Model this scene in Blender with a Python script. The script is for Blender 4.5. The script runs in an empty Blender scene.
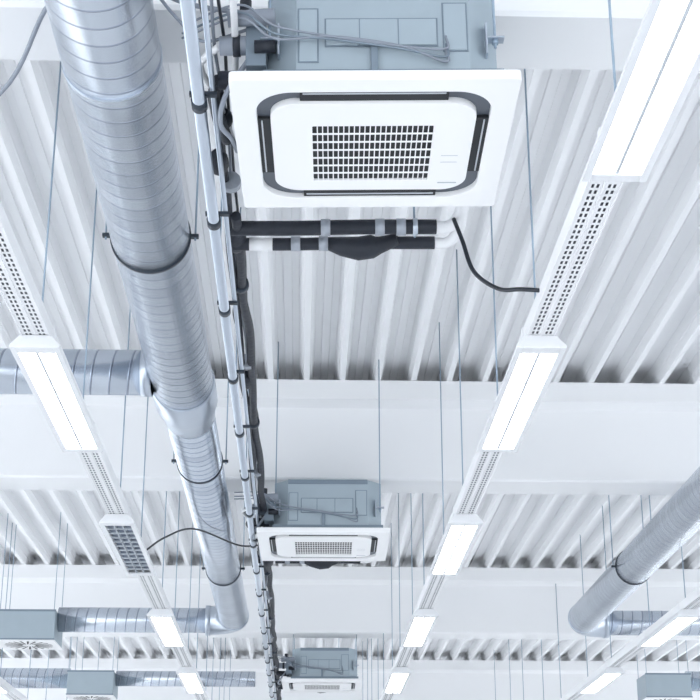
import bpy, math, random
from mathutils import Vector, Matrix
random.seed(4)
S = bpy.context.scene
S.view_settings.view_transform = 'Standard'
CAMZ = 1.6
# ---------------------------------------------------------------- materials
def mat(name, col, rough=0.5, metal=0.0, var=0.04, scale=3.0, emis=0.0, bump=0.0, ecol=None):
    m = bpy.data.materials.new(name); m.use_nodes = True
    nt = m.node_tree; b = nt.nodes['Principled BSDF']
    tc = nt.nodes.new('ShaderNodeTexCoord'); n = nt.nodes.new('ShaderNodeTexNoise')
    n.inputs['Scale'].default_value = scale; n.inputs['Detail'].default_value = 4
    nt.links.new(tc.outputs['Object'], n.inputs['Vector'])
    mx = nt.nodes.new('ShaderNodeMix'); mx.data_type = 'RGBA'
    c = list(col)
    mx.inputs[6].default_value = [max(0, x*(1-var)) for x in c]+[1]
    mx.inputs[7].default_value = [min(1, x*(1+var)) for x in c]+[1]
    nt.links.new(n.outputs['Fac'], mx.inputs[0])
    nt.links.new(mx.outputs[2], b.inputs['Base Color'])
    b.inputs['Roughness'].default_value = rough
    b.inputs['Metallic'].default_value = metal
    if emis > 0:
        b.inputs['Emission Color'].default_value = list(ecol or col)+[1]
        b.inputs['Emission Strength'].default_value = emis
    if bump > 0:
        bp = nt.nodes.new('ShaderNodeBump'); bp.inputs['Strength'].default_value = bump
        bp.inputs['Distance'].default_value = 0.01
        nt.links.new(n.outputs['Fac'], bp.inputs['Height']); nt.links.new(bp.outputs['Normal'], b.inputs['Normal'])
    return m

def spiral_mat(name):
    m = mat(name, (0.50, 0.56, 0.64), 0.27, 0.85, var=0.0)
    nt = m.node_tree; b = nt.nodes['Principled BSDF']
    N = nt.nodes.new; L = nt.links.new
    tc = N('ShaderNodeTexCoord'); sp = N('ShaderNodeSeparateXYZ'); L(tc.outputs['Object'], sp.inputs[0])
    at = N('ShaderNodeMath'); at.operation = 'ARCTAN2'; L(sp.outputs['Y'], at.inputs[0]); L(sp.outputs['X'], at.inputs[1])
    d = N('ShaderNodeMath'); d.operation = 'DIVIDE'; L(at.outputs[0], d.inputs[0]); d.inputs[1].default_value = 2*math.pi
    z = N('ShaderNodeMath'); z.operation = 'DIVIDE'; L(sp.outputs['Z'], z.inputs[0]); z.inputs[1].default_value = 0.105
    a = N('ShaderNodeMath'); a.operation = 'ADD'; L(d.outputs[0], a.inputs[0]); L(z.outputs[0], a.inputs[1])
    fr = N('ShaderNodeMath'); fr.operation = 'FRACT'; L(a.outputs[0], fr.inputs[0])
    ramp = N('ShaderNodeValToRGB'); cr = ramp.color_ramp
    cr.elements[0].position = 0.0; cr.elements[0].color = (0, 0, 0, 1)
    cr.elements[1].position = 1.0; cr.elements[1].color = (0, 0, 0, 1)
    for p, v in ((0.03, 1), (0.09, 1), (0.12, 0)):
        e = cr.elements.new(p); e.color = (v, v, v, 1)
    L(fr.outputs[0], ramp.inputs[0])
    bp = N('ShaderNodeBump'); bp.inputs['Strength'].default_value = 0.9; bp.inputs['Distance'].default_value = 0.006
    L(ramp.outputs[0], bp.inputs['Height']); L(bp.outputs['Normal'], b.inputs['Normal'])
    fl = N('ShaderNodeMath'); fl.operation = 'FLOOR'; L(a.outputs[0], fl.inputs[0])
    wn = N('ShaderNodeTexWhiteNoise'); wn.noise_dimensions = '1D'; L(fl.outputs[0], wn.inputs['W'])
    mx = N('ShaderNodeMix'); mx.data_type = 'RGBA'
    mx.inputs[6].default_value = (0.51, 0.56, 0.63, 1); mx.inputs[7].default_value = (0.61, 0.66, 0.73, 1)
    L(wn.outputs['Value'], mx.inputs[0])
    mx2 = N('ShaderNodeMix'); mx2.data_type = 'RGBA'; L(mx.outputs[2], mx2.inputs[6]); mx2.inputs[7].default_value = (0.32, 0.36, 0.44, 1)
    L(ramp.outputs[0], mx2.inputs[0]); L(mx2.outputs[2], b.inputs['Base Color'])
    return m

M_deck = mat('deck_white_paint', (0.885, 0.895, 0.912), 0.4, 0.0, 0.01, 1.5)
M_beam = mat('beam_concrete_white', (0.85, 0.86, 0.875), 0.7, 0, 0.015, 2.0)
M_wall = mat('wall_paint', (0.82, 0.84, 0.86), 0.7)
M_floor = mat('floor_light_epoxy', (0.75, 0.76, 0.775), 0.4, 0, 0.04, 0.8)
M_white = mat('white_plastic', (0.87, 0.875, 0.885), 0.35, 0, 0.01)
M_groove = mat('groove_grey', (0.085, 0.10, 0.125), 0.4, 0, 0.05)
M_vane = mat('vane_grey', (0.50, 0.53, 0.57), 0.4, 0, 0.02)
M_flap = mat('badge_grey', (0.42, 0.46, 0.51), 0.4, 0, 0.02)
M_dark = mat('dark_cavity', (0.010, 0.012, 0.016), 0.6, 0, 0.1)
M_black = mat('black_insulation', (0.012, 0.016, 0.026), 0.6, 0, 0.3, 30, bump=0.4)
M_cable = mat('black_cable', (0.010, 0.014, 0.022), 0.4)
M_gcable = mat('grey_cable', (0.24, 0.27, 0.32), 0.5)
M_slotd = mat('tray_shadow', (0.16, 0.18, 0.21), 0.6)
M_wcable = mat('white_insulation', (0.78, 0.79, 0.81), 0.6)
M_tape = mat('silver_tape', (0.36, 0.39, 0.44), 0.4, 0.4, 0.2, 40, bump=0.4)
M_galv = mat('galvanised_sheet', (0.36, 0.43, 0.48), 0.5, 0.2, 0.05, 8)
M_galvd = mat('galvanised_dark', (0.20, 0.25, 0.30), 0.5, 0.3, 0.08, 8)
M_steel = mat('conduit_steel', (0.50, 0.55, 0.62), 0.28, 0.9, 0.04)
M_rod = mat('threaded_rod', (0.30, 0.38, 0.47), 0.5, 0.4)
M_clamp = mat('clamp_rubber', (0.02, 0.03, 0.045), 0.5)
M_tray = mat('trunking_white', (0.79, 0.80, 0.82), 0.45)
M_frame = mat('luminaire_frame', (0.72, 0.735, 0.76), 0.4)
M_tube = mat('lamp_diffuser', (1, 1, 1), 0.5, 0, 0, emis=9.0, ecol=(0.98, 0.99, 1.0))
M_louv = mat('louvre_blue', (0.09, 0.13, 0.20), 0.3, 0.5)
M_spiral = spiral_mat('spiral_duct_zinc')
M_steel_d = mat('duct_fitting_zinc', (0.53, 0.58, 0.65), 0.30, 0.85, 0.05, 5)

# ---------------------------------------------------------------- helpers
def link(o, parent=None):
    S.collection.objects.link(o)
    if parent is not None: o.parent = parent
    return o
def empty(name, loc=(0, 0, 0)):
    e = bpy.data.objects.new(name, None); e.location = loc; e.empty_display_size = 0.2
    S.collection.objects.link(e); return e
def mesh_obj(name, verts, faces, m, parent=None, smooth=False, loc=(0, 0, 0)):
    me = bpy.data.meshes.new(name); me.from_pydata(verts, [], faces); me.update()
    if m: me.materials.append(m)
    if smooth:
        me.polygons.foreach_set('use_smooth', [True]*len(me.polygons))
    o = bpy.data.objects.new(name, me); o.location = loc
    return link(o, parent)
def boxes(name, lst, m, parent=None, bevel=0.0, loc=(0, 0, 0)):
    V = []; F = []
    for (x0, x1, y0, y1, z0, z1) in lst:
        b = len(V)
        V += [(x0,y0,z0),(x1,y0,z0),(x1,y1,z0),(x0,y1,z0),(x0,y0,z1),(x1,y0,z1),(x1,y1,z1),(x0,y1,z1)]
        F += [(b,b+3,b+2,b+1),(b+4,b+5,b+6,b+7),(b,b+1,b+5,b+4),(b+1,b+2,b+6,b+5),(b+2,b+3,b+7,b+6),(b+3,b,b+4,b+7)]
    o = mesh_obj(name, V, F, m, parent, loc=loc)
    if bevel > 0:
        md = o.modifiers.new('bevel', 'BEVEL'); md.width = bevel; md.segments = 2; md.limit_method = 'ANGLE'
    return o
def smooth_pts(pts, n=8):
    P = [Vector(p) for p in pts]
    if len(P) < 3: return P
    P = [P[0]*2-P[1]] + P + [P[-1]*2-P[-2]]
    out = []
    for i in range(1, len(P)-2):
        p0, p1, p2, p3 = P[i-1:i+3]
        for k in range(n):
            t = k/n
            out.append(0.5*((2*p1)+(p2-p0)*t+(2*p0-5*p1+4*p2-p3)*t*t+(3*p1-p0-3*p2+p3)*t**3))
    out.append(P[-2]); return out
def tube(name, pts, r, m, parent=None, seg=12, curved=True, radii=None, caps=True, smooth=True):
    P = smooth_pts(pts) if curved else [Vector(p) for p in pts]
    V = []; F = []; n = len(P); up = None
    for i, p in enumerate(P):
        t = (P[min(i+1, n-1)]-P[max(i-1, 0)]).normalized()
        if up is None:
            up = Vector((0, 0, 1)) if abs(t.z) < 0.9 else Vector((1, 0, 0))
        a = t.cross(up).normalized(); up = a.cross(t).normalized()
        rr = radii[i] if radii else r
        for k in range(seg):
            th = 2*math.pi*k/seg
            V.append(tuple(p+a*math.cos(th)*rr+up*math.sin(th)*rr))
    for i in range(n-1):
        for k in range(seg):
            k2 = (k+1) % seg
            F.append((i*seg+k, i*seg+k2, (i+1)*seg+k2, (i+1)*seg+k))
    nf = len(F)
    if caps:
        F.append(tuple(range(seg))[::-1]); F.append(tuple((n-1)*seg+k for k in range(seg)))
    o = mesh_obj(name, V, F, m, parent)
    if smooth:
        for i, f in enumerate(o.data.polygons): f.use_smooth = i < nf
    return o
def rrect(hx, hy, r, n=8, cx=0, cy=0):
    pts = []
    for sx, sy, a0 in ((1, 1, 0), (-1, 1, 90), (-1, -1, 180), (1, -1, 270)):
        for k in range(n+1):
            a = math.radians(a0+90*k/n)
            pts.append((cx+sx*(hx-r)+r*math.cos(a), cy+sy*(hy-r)+r*math.sin(a)))
    return pts
def plate(name, outer, holes, z, thick, m, parent, bevel=0.0):
    cu = bpy.data.curves.new(name, 'CURVE'); cu.dimensions = '2D'; cu.fill_mode = 'BOTH'
    cu.extrude = thick/2; cu.bevel_depth = bevel
    for poly in [outer]+holes:
        s = cu.splines.new('POLY'); s.points.add(len(poly)-1)
        for i, p in enumerate(poly): s.points[i].co = (p[0], p[1], 0, 1)
        s.use_cyclic_u = True
    tmp = bpy.data.objects.new('tmp', cu); S.collection.objects.link(tmp)
    bpy.context.view_layer.update()
    me = bpy.data.meshes.new_from_object(tmp.evaluated_get(bpy.context.evaluated_depsgraph_get()))
    bpy.data.objects.remove(tmp)
    me.materials.clear(); me.materials.append(m)
    o = bpy.data.objects.new(name, me); o.location = (0, 0, z+thick/2)
    return link(o, parent)

# ---------------------------------------------------------------- room shell
Z_DECK = CAMZ+3.9; Z_BB = CAMZ+3.12
XL, XR, Y0, Y1 = -8.4, 8.4, -5.0, 36.0
prof = []; pitch = 0.28; nrib = int((XR-XL)/pitch)
for i in range(nrib):
    x = XL+i*pitch
    for dx, dz in ((0.0, 0), (0.042, 0), (0.056, 0.062), (0.062, 0.068), (0.064, 0.088), (0.082, 0.15),
                   (0.128, 0.15), (0.134, 0.14), (0.188, 0.14), (0.194, 0.15),
                   (0.240, 0.15), (0.258, 0.088), (0.260, 0.068), (0.266, 0.062)):
        prof.append((x+dx, Z_DECK+dz))
prof.append((XL+nrib*pitch, Z_DECK))
V = []; F = []
for (x, z) in prof: V += [(x, Y0, z), (x, Y1, z)]
for i in range(len(prof)-1): F.append((2*i, 2*i+1, 2*i+3, 2*i+2))
mesh_obj('ceiling', V, F, M_deck)
beam_y = [-2.0, 4.69, 11.16, 18.0, 25.2, 31.8]
for y in beam_y:
    pr = [(0, 3.9), (0, 3.745), (0.025, 3.735), (0.10, 3.70), (0.10, 3.135), (0.115, 3.12), (0.485, 3.12), (0.5, 3.135), (0.5, 3.70), (0.6, 3.74), (0.6, 3.9)]
    V = []; n = len(pr)
    for x in (XL, XR):
        for (dy, h) in pr: V.append((x, y+dy, CAMZ+h))
    F = [(i, (i+1) % n, n+(i+1) % n, n+i) for i in range(n)]+[tuple(range(n))[::-1], tuple(range(n, 2*n))]
    mesh_obj('roof_beam', V, F, M_beam)
boxes('floor', [(XL, XR, Y0, Y1, -0.1, 0)], M_floor)
def side_wall(name, x0, x1, za, zb, pier):
    L = [(x0, x1, Y0, Y1, 0, za), (x0, x1, Y0, Y1, zb, 5.66)]
    y = Y0
    while y < Y1:
        L.append((x0, x1, y, min(y+pier, Y1), za, zb)); y += 3.4
    boxes(name, L, M_wall)
side_wall('wall_left', XL-0.2, XL, 0.3, 5.0, 0.2); side_wall('wall_right', XR, XR+0.2, 1.4, 4.4, 0.7)  # unseen side walls, openings shaped so more light enters from the left
boxes('wall_back', [(XL, XR, Y1, Y1+0.2, 0, 5.66)], M_wall)

def top_of_rod(y):
    for b in beam_y:
        if b+0.09 < y < b+0.51: return Z_BB
        if b-0.02 < y < b+0.62: return CAMZ+3.72
    return Z_DECK+0.14

# ---------------------------------------------------------------- cassette AC
def cassette(cx, cy, yaw=0.0, roll=0.0):
    zb = CAMZ+2.55
    e = empty('cassette_air_conditioner', (cx, cy, zb))
    e.rotation_euler = (0, math.radians(roll), math.radians(yaw))
    plate('panel_frame', rrect(0.478, 0.475, 0.012, 3), [rrect(0.402, 0.398, 0.13, 12)], 0, 0.03, M_white, e, 0.003)
    plate('groove_floor', rrect(0.42, 0.415, 0.12, 10), [], 0.020, 0.004, M_groove, e)
    # intake grille: rectangular opening with slats and fine vertical fins
    gx, gy0, gy1 = 0.212, -0.170, 0.245
    plate('centre_panel', rrect(0.352, 0.322, 0.095, 12), [rrect(gx, (gy1-gy0)/2, 0.006, 3, 0, (gy0+gy1)/2)], -0.004, 0.024, M_white, e, 0.001)
    boxes('grille_cavity', [(-gx-0.004, gx+0.004, gy0-0.004, gy1+0.004, 0.004, 0.008)], M_dark, e)
    nr = 7; pr_ = (gy1-gy0)/nr; L = []
    for j in range(1, nr):
        yy = gy0+j*pr_; L.append((-gx, gx, yy-0.0055, yy+0.0055, -0.0035, -0.002))
    boxes('grille_slats', L, M_white, e)
    n = 23; L = []
    for i in range(1, n):
        xx = -gx+2*gx*i/n; w_ = 0.0020
        L.append((xx-w_, xx+w_, gy0, gy1, -0.003, -0.0015))
    boxes('grille_fins', L, M_white, e)
    L = []; Fp = []
    for s in (-1, 1):
        L.append((-0.25, 0.25, s*0.36-0.034, s*0.36+0.034, 0.006, 0.019))
        L.append((s*0.377-0.022, s*0.377+0.022, -0.20, 0.20, 0.008, 0.019))
        Fp.append((-0.24, 0.24, s*0.374-0.004, s*0.374+0.004, 0.004, 0.0065))
        Fp.append((s*0.384-0.0025, s*0.384+0.0025, -0.19, 0.19, 0.004, 0.010))
    boxes('outlet_slots', L, M_dark, e)
    boxes('outlet_flaps', Fp, M_vane, e, 0.0005)
    boxes('badge', [(0.25, 0.32, 0.262, 0.268, -0.0065, -0.003), (0.25, 0.31, 0.05, 0.053, -0.0055, -0.003), (0.25, 0.31, 0.10, 0.103, -0.0055, -0.003)], M_flap, e)
    # body: octagonal casing
    h0, h1 = 0.034, 0.40; a, c = 0.42, 0.10; al = 0.36
    oc = [(-al+c, -a), (a-c, -a), (a, -a+c), (a, a-c), (a-c, a), (-al+c, a), (-al, a-c), (-al, -a+c)]
    V = [(x, y, h0) for x, y in oc]+[(x, y, h1) for x, y in oc]
    F = [(i, (i+1) % 8, 8+(i+1) % 8, 8+i) for i in range(8)]+[tuple(range(8))[::-1], tuple(range(8, 16))]
    mesh_obj('casing', V, F, M_galv, e)
    boxes('casing_flanges', [(-al-0.01, a+0.01, -a-0.012, -a-0.001, h0, h0+0.03), (-al-0.01, a+0.01, a+0.001, a+0.012, h0, h0+0.03),
          (-al-0.012, -al-0.001, -a, a, h0, h0+0.03), (a+0.001, a+0.012, -a, a, h0, h0+0.03),
          (-al+c, a-c, -a-0.006, -a+0.01, h1-0.03, h1+0.004)], M_galvd, e, 0.001)
    P = [(-0.16, 0.21, -a-0.008, -a-0.001, 0.16, 0.26), (-0.25, -0.19, -a-0.006, -a-0.001, 0.10, 0.30),(0.235, 0.31, -a-0.006, -a-0.001, 0.14, 0.32)]
    boxes('access_plates', P, M_galv, e, 0.002)
    boxes('plate_joints', [(-0.165, 0.215, -a-0.003, -a-0.001, 0.155, 0.265), (-0.05, -0.046, -a-0.0095, -a-0.007, 0.16, 0.26), (0.08, 0.084, -a-0.0095, -a-0.007, 0.16, 0.26),
          (-0.255, -0.185, -a-0.003, -a-0.001, 0.095, 0.305), (0.23, 0.315, -a-0.003, -a-0.001, 0.135, 0.325)], M_galvd, e)
    boxes('centre_bracket', [(-0.012, 0.012, -a-0.022, -a-0.001, 0.05, 0.15), (-0.03, 0.03, -a-0.03, -a-0.001, 0.036, 0.05)], M_galvd, e, 0.002)
    for sx in (-1, 1):
        for sy in (-1, 1):
            x, y = sx*(0.41 if sx > 0 else 0.35), sy*0.385
            boxes('hanger', [(x-0.03, x+0.03, y-0.02, y+0.02, 0.20, 0.206), (x-0.03*sx-0.003, x-0.03*sx+0.003, y-0.02, y+0.02, 0.14, 0.26)], M_steel, e)
            zt = top_of_rod(cy+y)-zb
            tube('hanger_rod', [(x, y, 0.17), (x, y, zt)], 0.005, M_rod, e, seg=6, curved=False)
            tube('hanger_nut', [(x, y, 0.185), (x, y, 0.20)], 0.012, M_rod, e, seg=6, curved=False)
    boxes('drain_box', [(-0.43, -0.361, -0.40, -0.10, 0.10, 0.26)], M_galvd, e, 0.004)
    tube('valve_stub', [(-0.52, -0.36, 0.20), (-0.38, -0.36, 0.20)], 0.033, M_gcable, e, curved=False)
    tube('valve_collar', [(-0.475, -0.36, 0.20), (-0.45, -0.36, 0.20)], 0.038, M_black, e, curved=False)
    tube('valve_stub_low', [(-0.53, -0.27, 0.12), (-0.40, -0.27, 0.12)], 0.032, M_black, e, curved=False)
    tube('valve_stub_cap', [(-0.49, -0.43, 0.26), (-0.33, -0.43, 0.27)], 0.028, M_gcable, e, curved=False)
    tube('valve_knob', [(-0.43, -0.43, 0.27), (-0.43, -0.43, 0.33)], 0.02, M_black, e, curved=False)
    tube('valve_nut', [(-0.40, -0.41, 0.165), (-0.33, -0.41, 0.165)], 0.022, M_black, e, curved=False)
    tube('liquid_pipe', [(-0.53, -0.27, 0.12), (-0.56, -0.10, 0.15), (-0.55, 0.1, 0.17), (-0.535, 0.25, 0.17)], 0.022, M_black, e)
    tube('drain_hose', [(-0.42, -0.36, 0.15), (-0.50, -0.3, 0.05), (-0.53, -0.15, 0.02), (-0.50, 0.0, 0.04), (-0.5, 0.3, 0.15)], 0.009, M_gcable, e)
    tube('gas_pipe', [(-0.52, -0.36, 0.20), (-0.60, -0.2, 0.22), (-0.56, 0.0, 0.21), (-0.52, 0.3, 0.2)], 0.013, M_wcable, e)
    for k, (dz, sag) in enumerate(((0.0, 0.0), (0.02, 0.03), (0.05, 0.05))):
        tube('front_cable', [(-0.66, -0.25, 0.30+dz), (-0.45, -0.47, 0.24+dz), (-0.33, -0.46, 0.165+dz), (-0.14, -0.455, 0.175+dz-sag), (0.09, -0.45, 0.14+dz-sag), (0.235, -0.44, 0.085+dz), (0.24, -0.43, 0.14+dz)], 0.0042, M_gcable if k != 1 else M_galvd, e, seg=8)
    yb = 1.03
    for k, (dy, dz, r) in enumerate(((0.0, 0.17, 0.032), (0.13, 0.155, 0.028))):
        tube('branch_pipe', [(-0.57, yb+dy, dz), (-0.30, yb+dy+0.004, dz), (0.0, yb+dy-0.004, dz), (0.30, yb+dy, dz)], r, M_black, e)
        tube('branch_elbow', [(0.29, yb+dy, dz), (0.36, yb+dy-0.01, dz), (0.40, yb+dy-0.12, dz+0.02), (0.40, yb-0.4, dz+0.04), (0.40, 0.40, dz+0.04)], r*0.85, M_wcable, e)
        if k: tube('branch_white', [(-0.50, yb+dy, dz), (-0.40, yb+dy+0.002, dz-0.001)], r*1.06, M_wcable, e, curved=False)
        for xx in (-0.17, 0.06, 0.15) if k == 0 else (-0.18, -0.30):
            tube('tape_wrap', [(xx-0.02, yb+dy, dz), (xx+0.02, yb+dy, dz)], r*1.15, M_tape, e, curved=False)
    tube('pipe_joint', [(-0.16, yb+0.13, 0.155), (-0.10, yb+0.13, 0.14), (-0.03, yb+0.13, 0.13), (0.03, yb+0.12, 0.135), (0.06, yb+0.13, 0.145), (0.14, yb+0.10, 0.16)], 0.04, M_black, e, curved=False, radii=[0.028, 0.042, 0.052, 0.052, 0.038, 0.026])
    tube('pipe_clip', [(0.20, yb, 0.17), (0.22, yb, 0.17)], 0.038, M_steel, e, curved=False)
    zt = top_of_rod(cy+yb)-zb
    tube('branch_rod', [(0.21, yb+0.037, 0.14), (0.21, yb+0.037, zt)], 0.005, M_rod, e, seg=6, curved=False)
    return e
u1 = cassette(0.233, 4.785, -1.3, -0.7); cassette(0.16, 11.08, -1.0); cassette(0.262, 18.6, -1.0)

# ---------------------------------------------------------------- trunking + luminaires
ZT = CAMZ+2.2
def trunking(x, ya, yb):
    e = empty('light_trunking', (x, ya, ZT+0.05))
    xs = [-0.055, -0.041, -0.032, -0.024, -0.015, 0.015, 0.024, 0.032, 0.041, 0.055]
    V = []; F = []
    y = 0; rows = []; L = yb-ya
    while y < L: rows += [y, y+0.026]; y += 0.045
    for yy in rows:
        for xx in xs: V.append((xx, yy, 0))
    nx = len(xs)
    for j in range(len(rows)-1):
        for i in range(nx-1):
            if j % 2 == 0 and i in (1, 3, 5, 7):
                continue
            F.append((j*nx+i, j*nx+i+1, (j+1)*nx+i+1, (j+1)*nx+i))
    mesh_obj('slotted_plate', V, F, M_tray, e)
    boxes('side_rails', [(-0.060, -0.055, 0, L, -0.006, 0.06), (0.055, 0.060, 0, L, -0.006, 0.06), (-0.003, 0.003, 0, L, -0.004, 0.0)], M_tray, e)
    boxes('slot_shade_backing', [(-0.054, 0.054, 0, L, 0.012, 0.02)], M_slotd, e)  # dark backing sheet, painted as the shade seen through the slots
    return e
def luminaire(x, y, ln=1.52, on=True):
    e = empty('fluorescent_light_fixture', (x, y, ZT)); w = 0.104
    V = [(-w, 0, 0.0), (w, 0, 0.0), (w, ln, 0), (-w, ln, 0), (-w*0.62, 0.01, 0.048), (w*0.62, 0.01, 0.048), (w*0.62, ln-0.01, 0.048), (-w*0.62, ln-0.01, 0.048)]
    F = [(4, 5, 6, 7), (0, 1, 5, 4), (1, 2, 6, 5), (2, 3, 7, 6), (3, 0, 4, 7)]
    mesh_obj('housing', V, F, M_frame, e)
    t = 0.026
    boxes('rim', [(-w, -w+t, 0, ln, -0.012, 0.004), (w-t, w, 0, ln, -0.012, 0.004), (-w+t, w-t, 0, 0.07, -0.012, 0.004), (-w+t, w-t, ln-0.05, ln, -0.012, 0.004)], M_frame, e, 0.002)
    if on:
        boxes('tube_diffusers', [(-w+t, -0.006, 0.07, ln-0.05, -0.004, 0.006), (0.006, w-t, 0.07, ln-0.05, -0.004, 0.006)], M_tube, e)
        boxes('centre_rib', [(-0.006, 0.006, 0.07, ln-0.05, -0.008, 0.005)], M_vane, e)
    else:
        boxes('reflector', [(-w+t, w-t, 0.07, ln-0.05, 0.02, 0.025)], M_louv, e)
        L = [(-0.004+k*0.05, 0.004+k*0.05, 0.07, ln-0.05, -0.006, 0.02) for k in (-0.5, 0.5)]
        n = 12
        for k in range(1, n):
            yy = 0.07+(ln-0.12)*k/n
            L.append((-w+t, w-t, yy-0.008, yy+0.008, -0.006, 0.004))
        boxes('louvre_grid', L, M_flap, e)
    for yy in (0.11, ln-0.11):
        boxes('mount_clip', [(-0.064, 0.064, yy-0.02, yy+0.02, 0.045, 0.115)], M_tray, e)
        zt = top_of_rod(y+yy)-ZT
        tube('suspension_rod', [(0, yy, 0.11), (0, yy, zt)], 0.0045, M_rod, e, seg=6, curved=False)
    return e
near = [-0.20, 2.82, 5.83, 8.85, 11.9, 14.95, 18.0, 21.05, 24.1, 27.1]
for x in (-3.22, -1.12, 0.985, 3.08):
    trunking(x, -0.5, 29.5)
    for y in near:
        luminaire(x, y-0.03*x+(0.03 if y > 4 else 0.0), on=not (x == -1.12 and y == 8.85))

# ---------------------------------------------------------------- spiral ducts
def duct_seg(name, p0, p1, r, parent):
    p0 = Vector(p0); p1 = Vector(p1); L = (p1-p0).length; seg = 56
    V = []; F = []
    for z in (0, L):
        for k in range(seg):
            a = 2*math.pi*k/seg; V.append((r*math.cos(a), r*math.sin(a), z))
    for k in range(seg):
        k2 = (k+1) % seg; F.append((k, k2, seg+k2, seg+k))
    F += [tuple(range(seg))[::-1], tuple(range(seg, 2*seg))]
    o = mesh_obj(name, V, F, M_spiral, parent)
    for i, f in enumerate(o.data.polygons): f.use_smooth = i < seg
    o.location = p0; o.rotation_mode = 'QUATERNION'
    o.rotation_quaternion = (p1-p0).to_track_quat('Z', 'Y')
    return o
def ring(name, c, axis, r, w, m, parent):
    c = Vector(c); a = Vector(axis).normalized()
    return tube(name, [c-a*w/2, c+a*w/2], r, m, parent, seg=56, curved=False)
def duct_hanger(e, x, y, z, r):
    ring('clamp', (x, y, z), (0, 1, 0), r+0.006, 0.026, M_clamp, e)
    for s in (-1, 1):
        boxes('clamp_ear', [(x+s*(r+0.02)-0.02, x+s*(r+0.02)+0.02, y-0.012, y+0.012, z-0.008, z+0.008)], M_clamp, e)
        zt = top_of_rod(y)
        tube('clamp_rod', [(x+s*(r+0.025), y, z-0.02), (x+s*(r+0.025), y, zt)], 0.005, M_rod, e, seg=6, curved=False)
def elbow(e, c, r, R, d0, d1):
    c = Vector(c); d0 = Vector(d0); d1 = Vector(d1); o = c-d0*R+d1*R
    pts = []
    for k in range(13):
        a = math.pi/2*k/12; pts.append(o-d1*R*math.cos(a)+d0*R*math.sin(a))
    tube('elbow', pts, r, M_steel_d, e, seg=48, curved=False)
    ring('elbow_collar', pts[0], d0, r+0.008, 0.05, M_steel_d, e); ring('elbow_collar', pts[-1], d1, r+0.008, 0.05, M_steel_d, e)
ZD = CAMZ+2.88
def diffuser(x, y, z=ZD-0.04):
    e = empty('air_diffuser_box', (x, y, z))
    boxes('plenum', [(-0.30, 0.30, -0.28, 0.28, -0.21, 0.10)], M_galv, e, 0.006)
    boxes('plenum_seams', [(-0.305, 0.305, -0.285, -0.275, 0.085, 0.105), (-0.305, 0.305, -0.285, -0.275, -0.21, -0.195)], M_galvd, e)
    boxes('face_plate', [(-0.31, 0.31, -0.29, 0.29, -0.222, -0.211)], M_white, e, 0.003)
    V = []; F = []
    for k in range(20):
        a = 2*math.pi*k/20; da = 0.09
        b = len(V)
        for rr, aa in ((0.07, a-da), (0.25, a-da*0.5+0.12), (0.25, a+da*0.5+0.12), (0.07, a+da)):
            V.append((rr*math.cos(aa), rr*math.sin(aa), -0.2235))
        F.append((b, b+3, b+2, b+1))
    mesh_obj('swirl_slots', V, F, M_dark, e)
    for sx in (-1, 1):
        for sy in (-1, 1):
            zt = top_of_rod(y+sy*0.25)-z
            tube('box_rod', [(sx*0.28, sy*0.25, 0.09), (sx*0.28, sy*0.25, zt)], 0.004, M_rod, e, seg=6, curved=False)
    return e
X1 = -0.705
e = empty('spiral_duct', (0, 0, 0))
duct_seg('main_run', (X1, -1, ZD), (X1, 8.30, ZD), 0.178, e)
tube('joint_sleeve', [(X1, 8.30, ZD), (X1, 8.32, ZD), (X1, 8.62, ZD), (X1, 8.64, ZD), (X1, 8.84, ZD), (X1, 8.90, ZD)], 0.17, M_steel_d, e, seg=56, curved=False, radii=[0.182, 0.188, 0.188, 0.184, 0.160, 0.160])
duct_seg('second_run', (X1, 8.90, ZD), (X1, 15.72, ZD), 0.153, e)
elbow(e, (X1, 16.0, ZD), 0.15, 0.28, (0, 1, 0), (-1, 0, 0))
duct_seg('side_run', (X1-0.28, 16.0, ZD), (-2.555, 16.0, ZD), 0.13, e)
duct_seg('branch', (X1-0.16, 8.15, ZD), (-3.99, 8.15, ZD), 0.13, e)
ring('branch_collar', (X1-0.19, 8.15, ZD), (1, 0, 0), 0.138, 0.06, M_steel_d, e)
ring('branch_joint', (-1.75, 8.15, ZD), (1, 0, 0), 0.136, 0.03, M_steel_d, e)
for y, r in ((3.4, 0.178), (6.28, 0.178), (9.95, 0.153), (13.4, 0.153)): duct_hanger(e, X1, y, ZD, r)
ring('seam', (X1, 4.75, ZD), (0, 1, 0), 0.182, 0.012, M_steel_d, e)
diffuser(-2.86, 16.05); diffuser(-2.78, 11.9); diffuser(-4.3, 8.15)
e = empty('spiral_duct')
duct_seg('side_run', (-3.085, 11.9, ZD), (-7.5, 11.9, ZD), 0.13, e)
e = empty('spiral_duct')
duct_seg('side_run', (-3.045, 20.3, ZD), (-7.8, 20.3, ZD), 0.13, e); diffuser(-2.74, 20.3)
e = empty('spiral_duct')
duct_seg('side_run', (-2.435, 20.3, ZD), (-0.6, 20.3, ZD), 0.10, e)
X2 = 2.96
e = empty('spiral_duct')
duct_seg('main_run', (X2, -1, ZD), (X2, 15.72, ZD), 0.16, e)
elbow(e, (X2, 16.0, ZD), 0.155, 0.28, (0, 1, 0), (1, 0, 0))
duct_seg('side_run', (X2+0.28, 16.0, ZD), (5.295, 16.0, ZD), 0.13, e)
for y in (5.5, 9.0, 13.2): duct_hanger(e, X2, y, ZD, 0.16)
diffuser(5.6, 16.0); diffuser(4.85, 20.3)
e = empty('spiral_duct')
duct_seg('side_run', (5.155, 20.3, ZD), (8.2, 20.3, ZD), 0.13, e)

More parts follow.
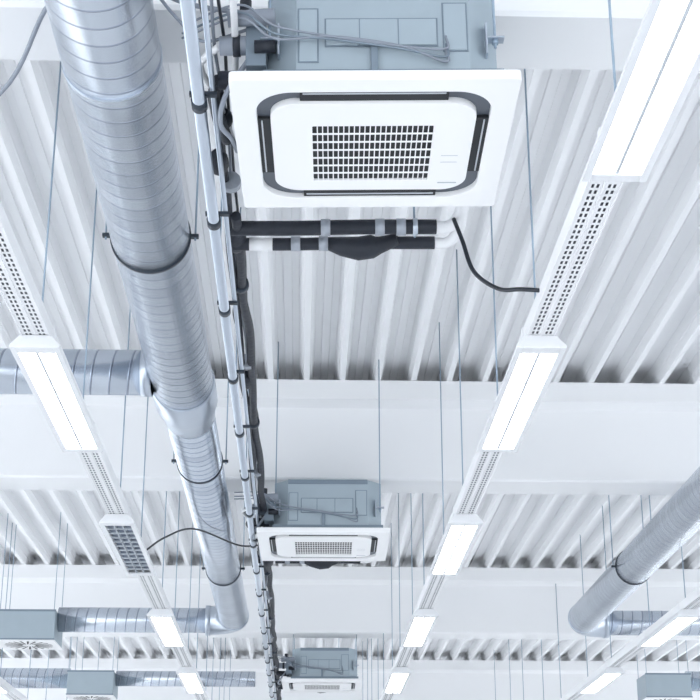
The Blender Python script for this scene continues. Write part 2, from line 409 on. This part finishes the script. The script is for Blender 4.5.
# ---------------------------------------------------------------- conduit and pipe run
XC = -0.37; ZC = CAMZ+2.6
e = empty('conduit_run')
tube('conduit', [(XC, -1, ZC), (XC, 30, ZC)], 0.0225, M_steel, e, seg=20, curved=False)
tube('thin_conduit', [(XC+0.045, -1, ZC+0.05), (XC+0.045, 30, ZC+0.05)], 0.010, M_steel, e, curved=False)
y = 0.75; k = 0
while y < 29:
    tube('coupling', [(XC, y, ZC), (XC, y+0.05, ZC)], 0.028, M_clamp, e, seg=20, curved=False)
    boxes('saddle', [(XC-0.035, XC+0.06, y+0.01, y+0.035, ZC+0.028, ZC+0.04)], M_clamp, e)
    if k % 2 == 0:
        tube('saddle_rod', [(XC-0.03, y+0.025, ZC+0.04), (XC-0.03, y+0.025, top_of_rod(y+0.025))], 0.0045, M_rod, e, seg=6, curved=False)
    y += 0.95; k += 1
e = empty('refrigerant_pipe_bundle')
def wav(x, z, ya, yb, amp, st=0.45):
    P = []; y = ya
    while y < yb:
        P.append((x+random.uniform(-amp, amp), y, z+random.uniform(-amp, amp))); y += st
    return P
tube('gas_line', wav(XC+0.085, ZC+0.12, 5.7, 24, 0.012), 0.022, M_black, e)
tube('liquid_line', wav(XC+0.045, ZC+0.12, 4.7, 24, 0.012), 0.018, M_black, e)
tube('drain_line', wav(XC+0.12, ZC+0.16, 3.0, 6.0, 0.01), 0.012, M_wcable, e)
for k in range(3):
    tube('cable', wav(XC+0.03+0.03*k, ZC+0.16+0.01*k, 1.0, 26, 0.014, 0.35), 0.006, M_gcable if k % 2 else M_cable, e, seg=6)
for (x, y, z, r, l) in ((XC+0.03, 5.15, ZC+0.11, 0.04, 0.14), (XC+0.07, 5.85, ZC+0.12, 0.045, 0.2), (XC+0.07, 11.8, ZC+0.12, 0.06, 0.28), (XC+0.09, 12.1, ZC+0.10, 0.05, 0.25), (XC+0.06, 7.7, ZC+0.12, 0.034, 0.2), (XC+0.06, 4.9, ZC+0.15, 0.035, 0.1), (XC+0.07, 19.4, ZC+0.12, 0.05, 0.25)):
    tube('insulation_joint', [(x, y, z), (x, y+l*0.3, z), (x, y+l*0.7, z), (x, y+l, z)], r, M_black, e, curved=False, radii=[r*0.6, r, r, r*0.6])
for k in range(14):
    y = 5.4+k*1.05
    tube('tape', [(XC+0.07, y, ZC+0.125), (XC+0.07, y+0.04, ZC+0.125)], 0.040, M_clamp if k % 2 else M_tape, e, curved=False)
e = empty('hanging_cable')
tube('grey_cable', [(-3.2, 6.5, CAMZ+3.05), (-1.8, 5.7, CAMZ+2.86), (-1.2, 5.2, CAMZ+2.98), (-0.91, 4.62, CAMZ+3.03), (-0.68, 4.55, CAMZ+3.085), (-0.42, 4.5, CAMZ+2.95), (-0.2, 4.45, CAMZ+2.88)], 0.009, M_gcable, e)
tube('grey_cable_thin', [(-0.8, 4.5, CAMZ+3.085), (-0.62, 4.5, CAMZ+3.085), (-0.45, 4.45, CAMZ+2.86), (-0.36, 4.5, CAMZ+2.80), (-0.2, 4.42, CAMZ+2.80)], 0.006, M_gcable, e)
e = empty('power_cable')
tube('black_cable', [(0.62, 5.72, CAMZ+2.72), (0.65, 5.68, CAMZ+2.6), (0.69, 5.65, CAMZ+2.45), (0.78, 5.6, CAMZ+2.355), (0.86, 5.52, CAMZ+2.32), (0.95, 5.46, CAMZ+2.29)], 0.009, M_cable, e)
e = empty('power_cable')
tube('black_cable', [(-0.32, 11.9, CAMZ+2.75), (-0.5, 11.65, CAMZ+2.69), (-0.8, 11.0, CAMZ+2.66), (-0.98, 10.6, CAMZ+2.5), (-1.1, 10.3, CAMZ+2.32)], 0.007, M_cable, e)

# ---------------------------------------------------------------- light + camera
w = bpy.data.worlds.new('sky'); S.world = w; w.use_nodes = True
bg = w.node_tree.nodes['Background']; bg.inputs[0].default_value = (0.915, 0.955, 1.0, 1); bg.inputs[1].default_value = 3.35
cam = bpy.data.cameras.new('camera'); co = bpy.data.objects.new('camera', cam); S.collection.objects.link(co)
cam.sensor_width = 36; cam.lens = 1508/700*36; cam.clip_end = 200
co.location = (0, 0, CAMZ)
co.rotation_euler = (math.radians(90+20.4), 0, math.radians(-1.85))
S.camera = co
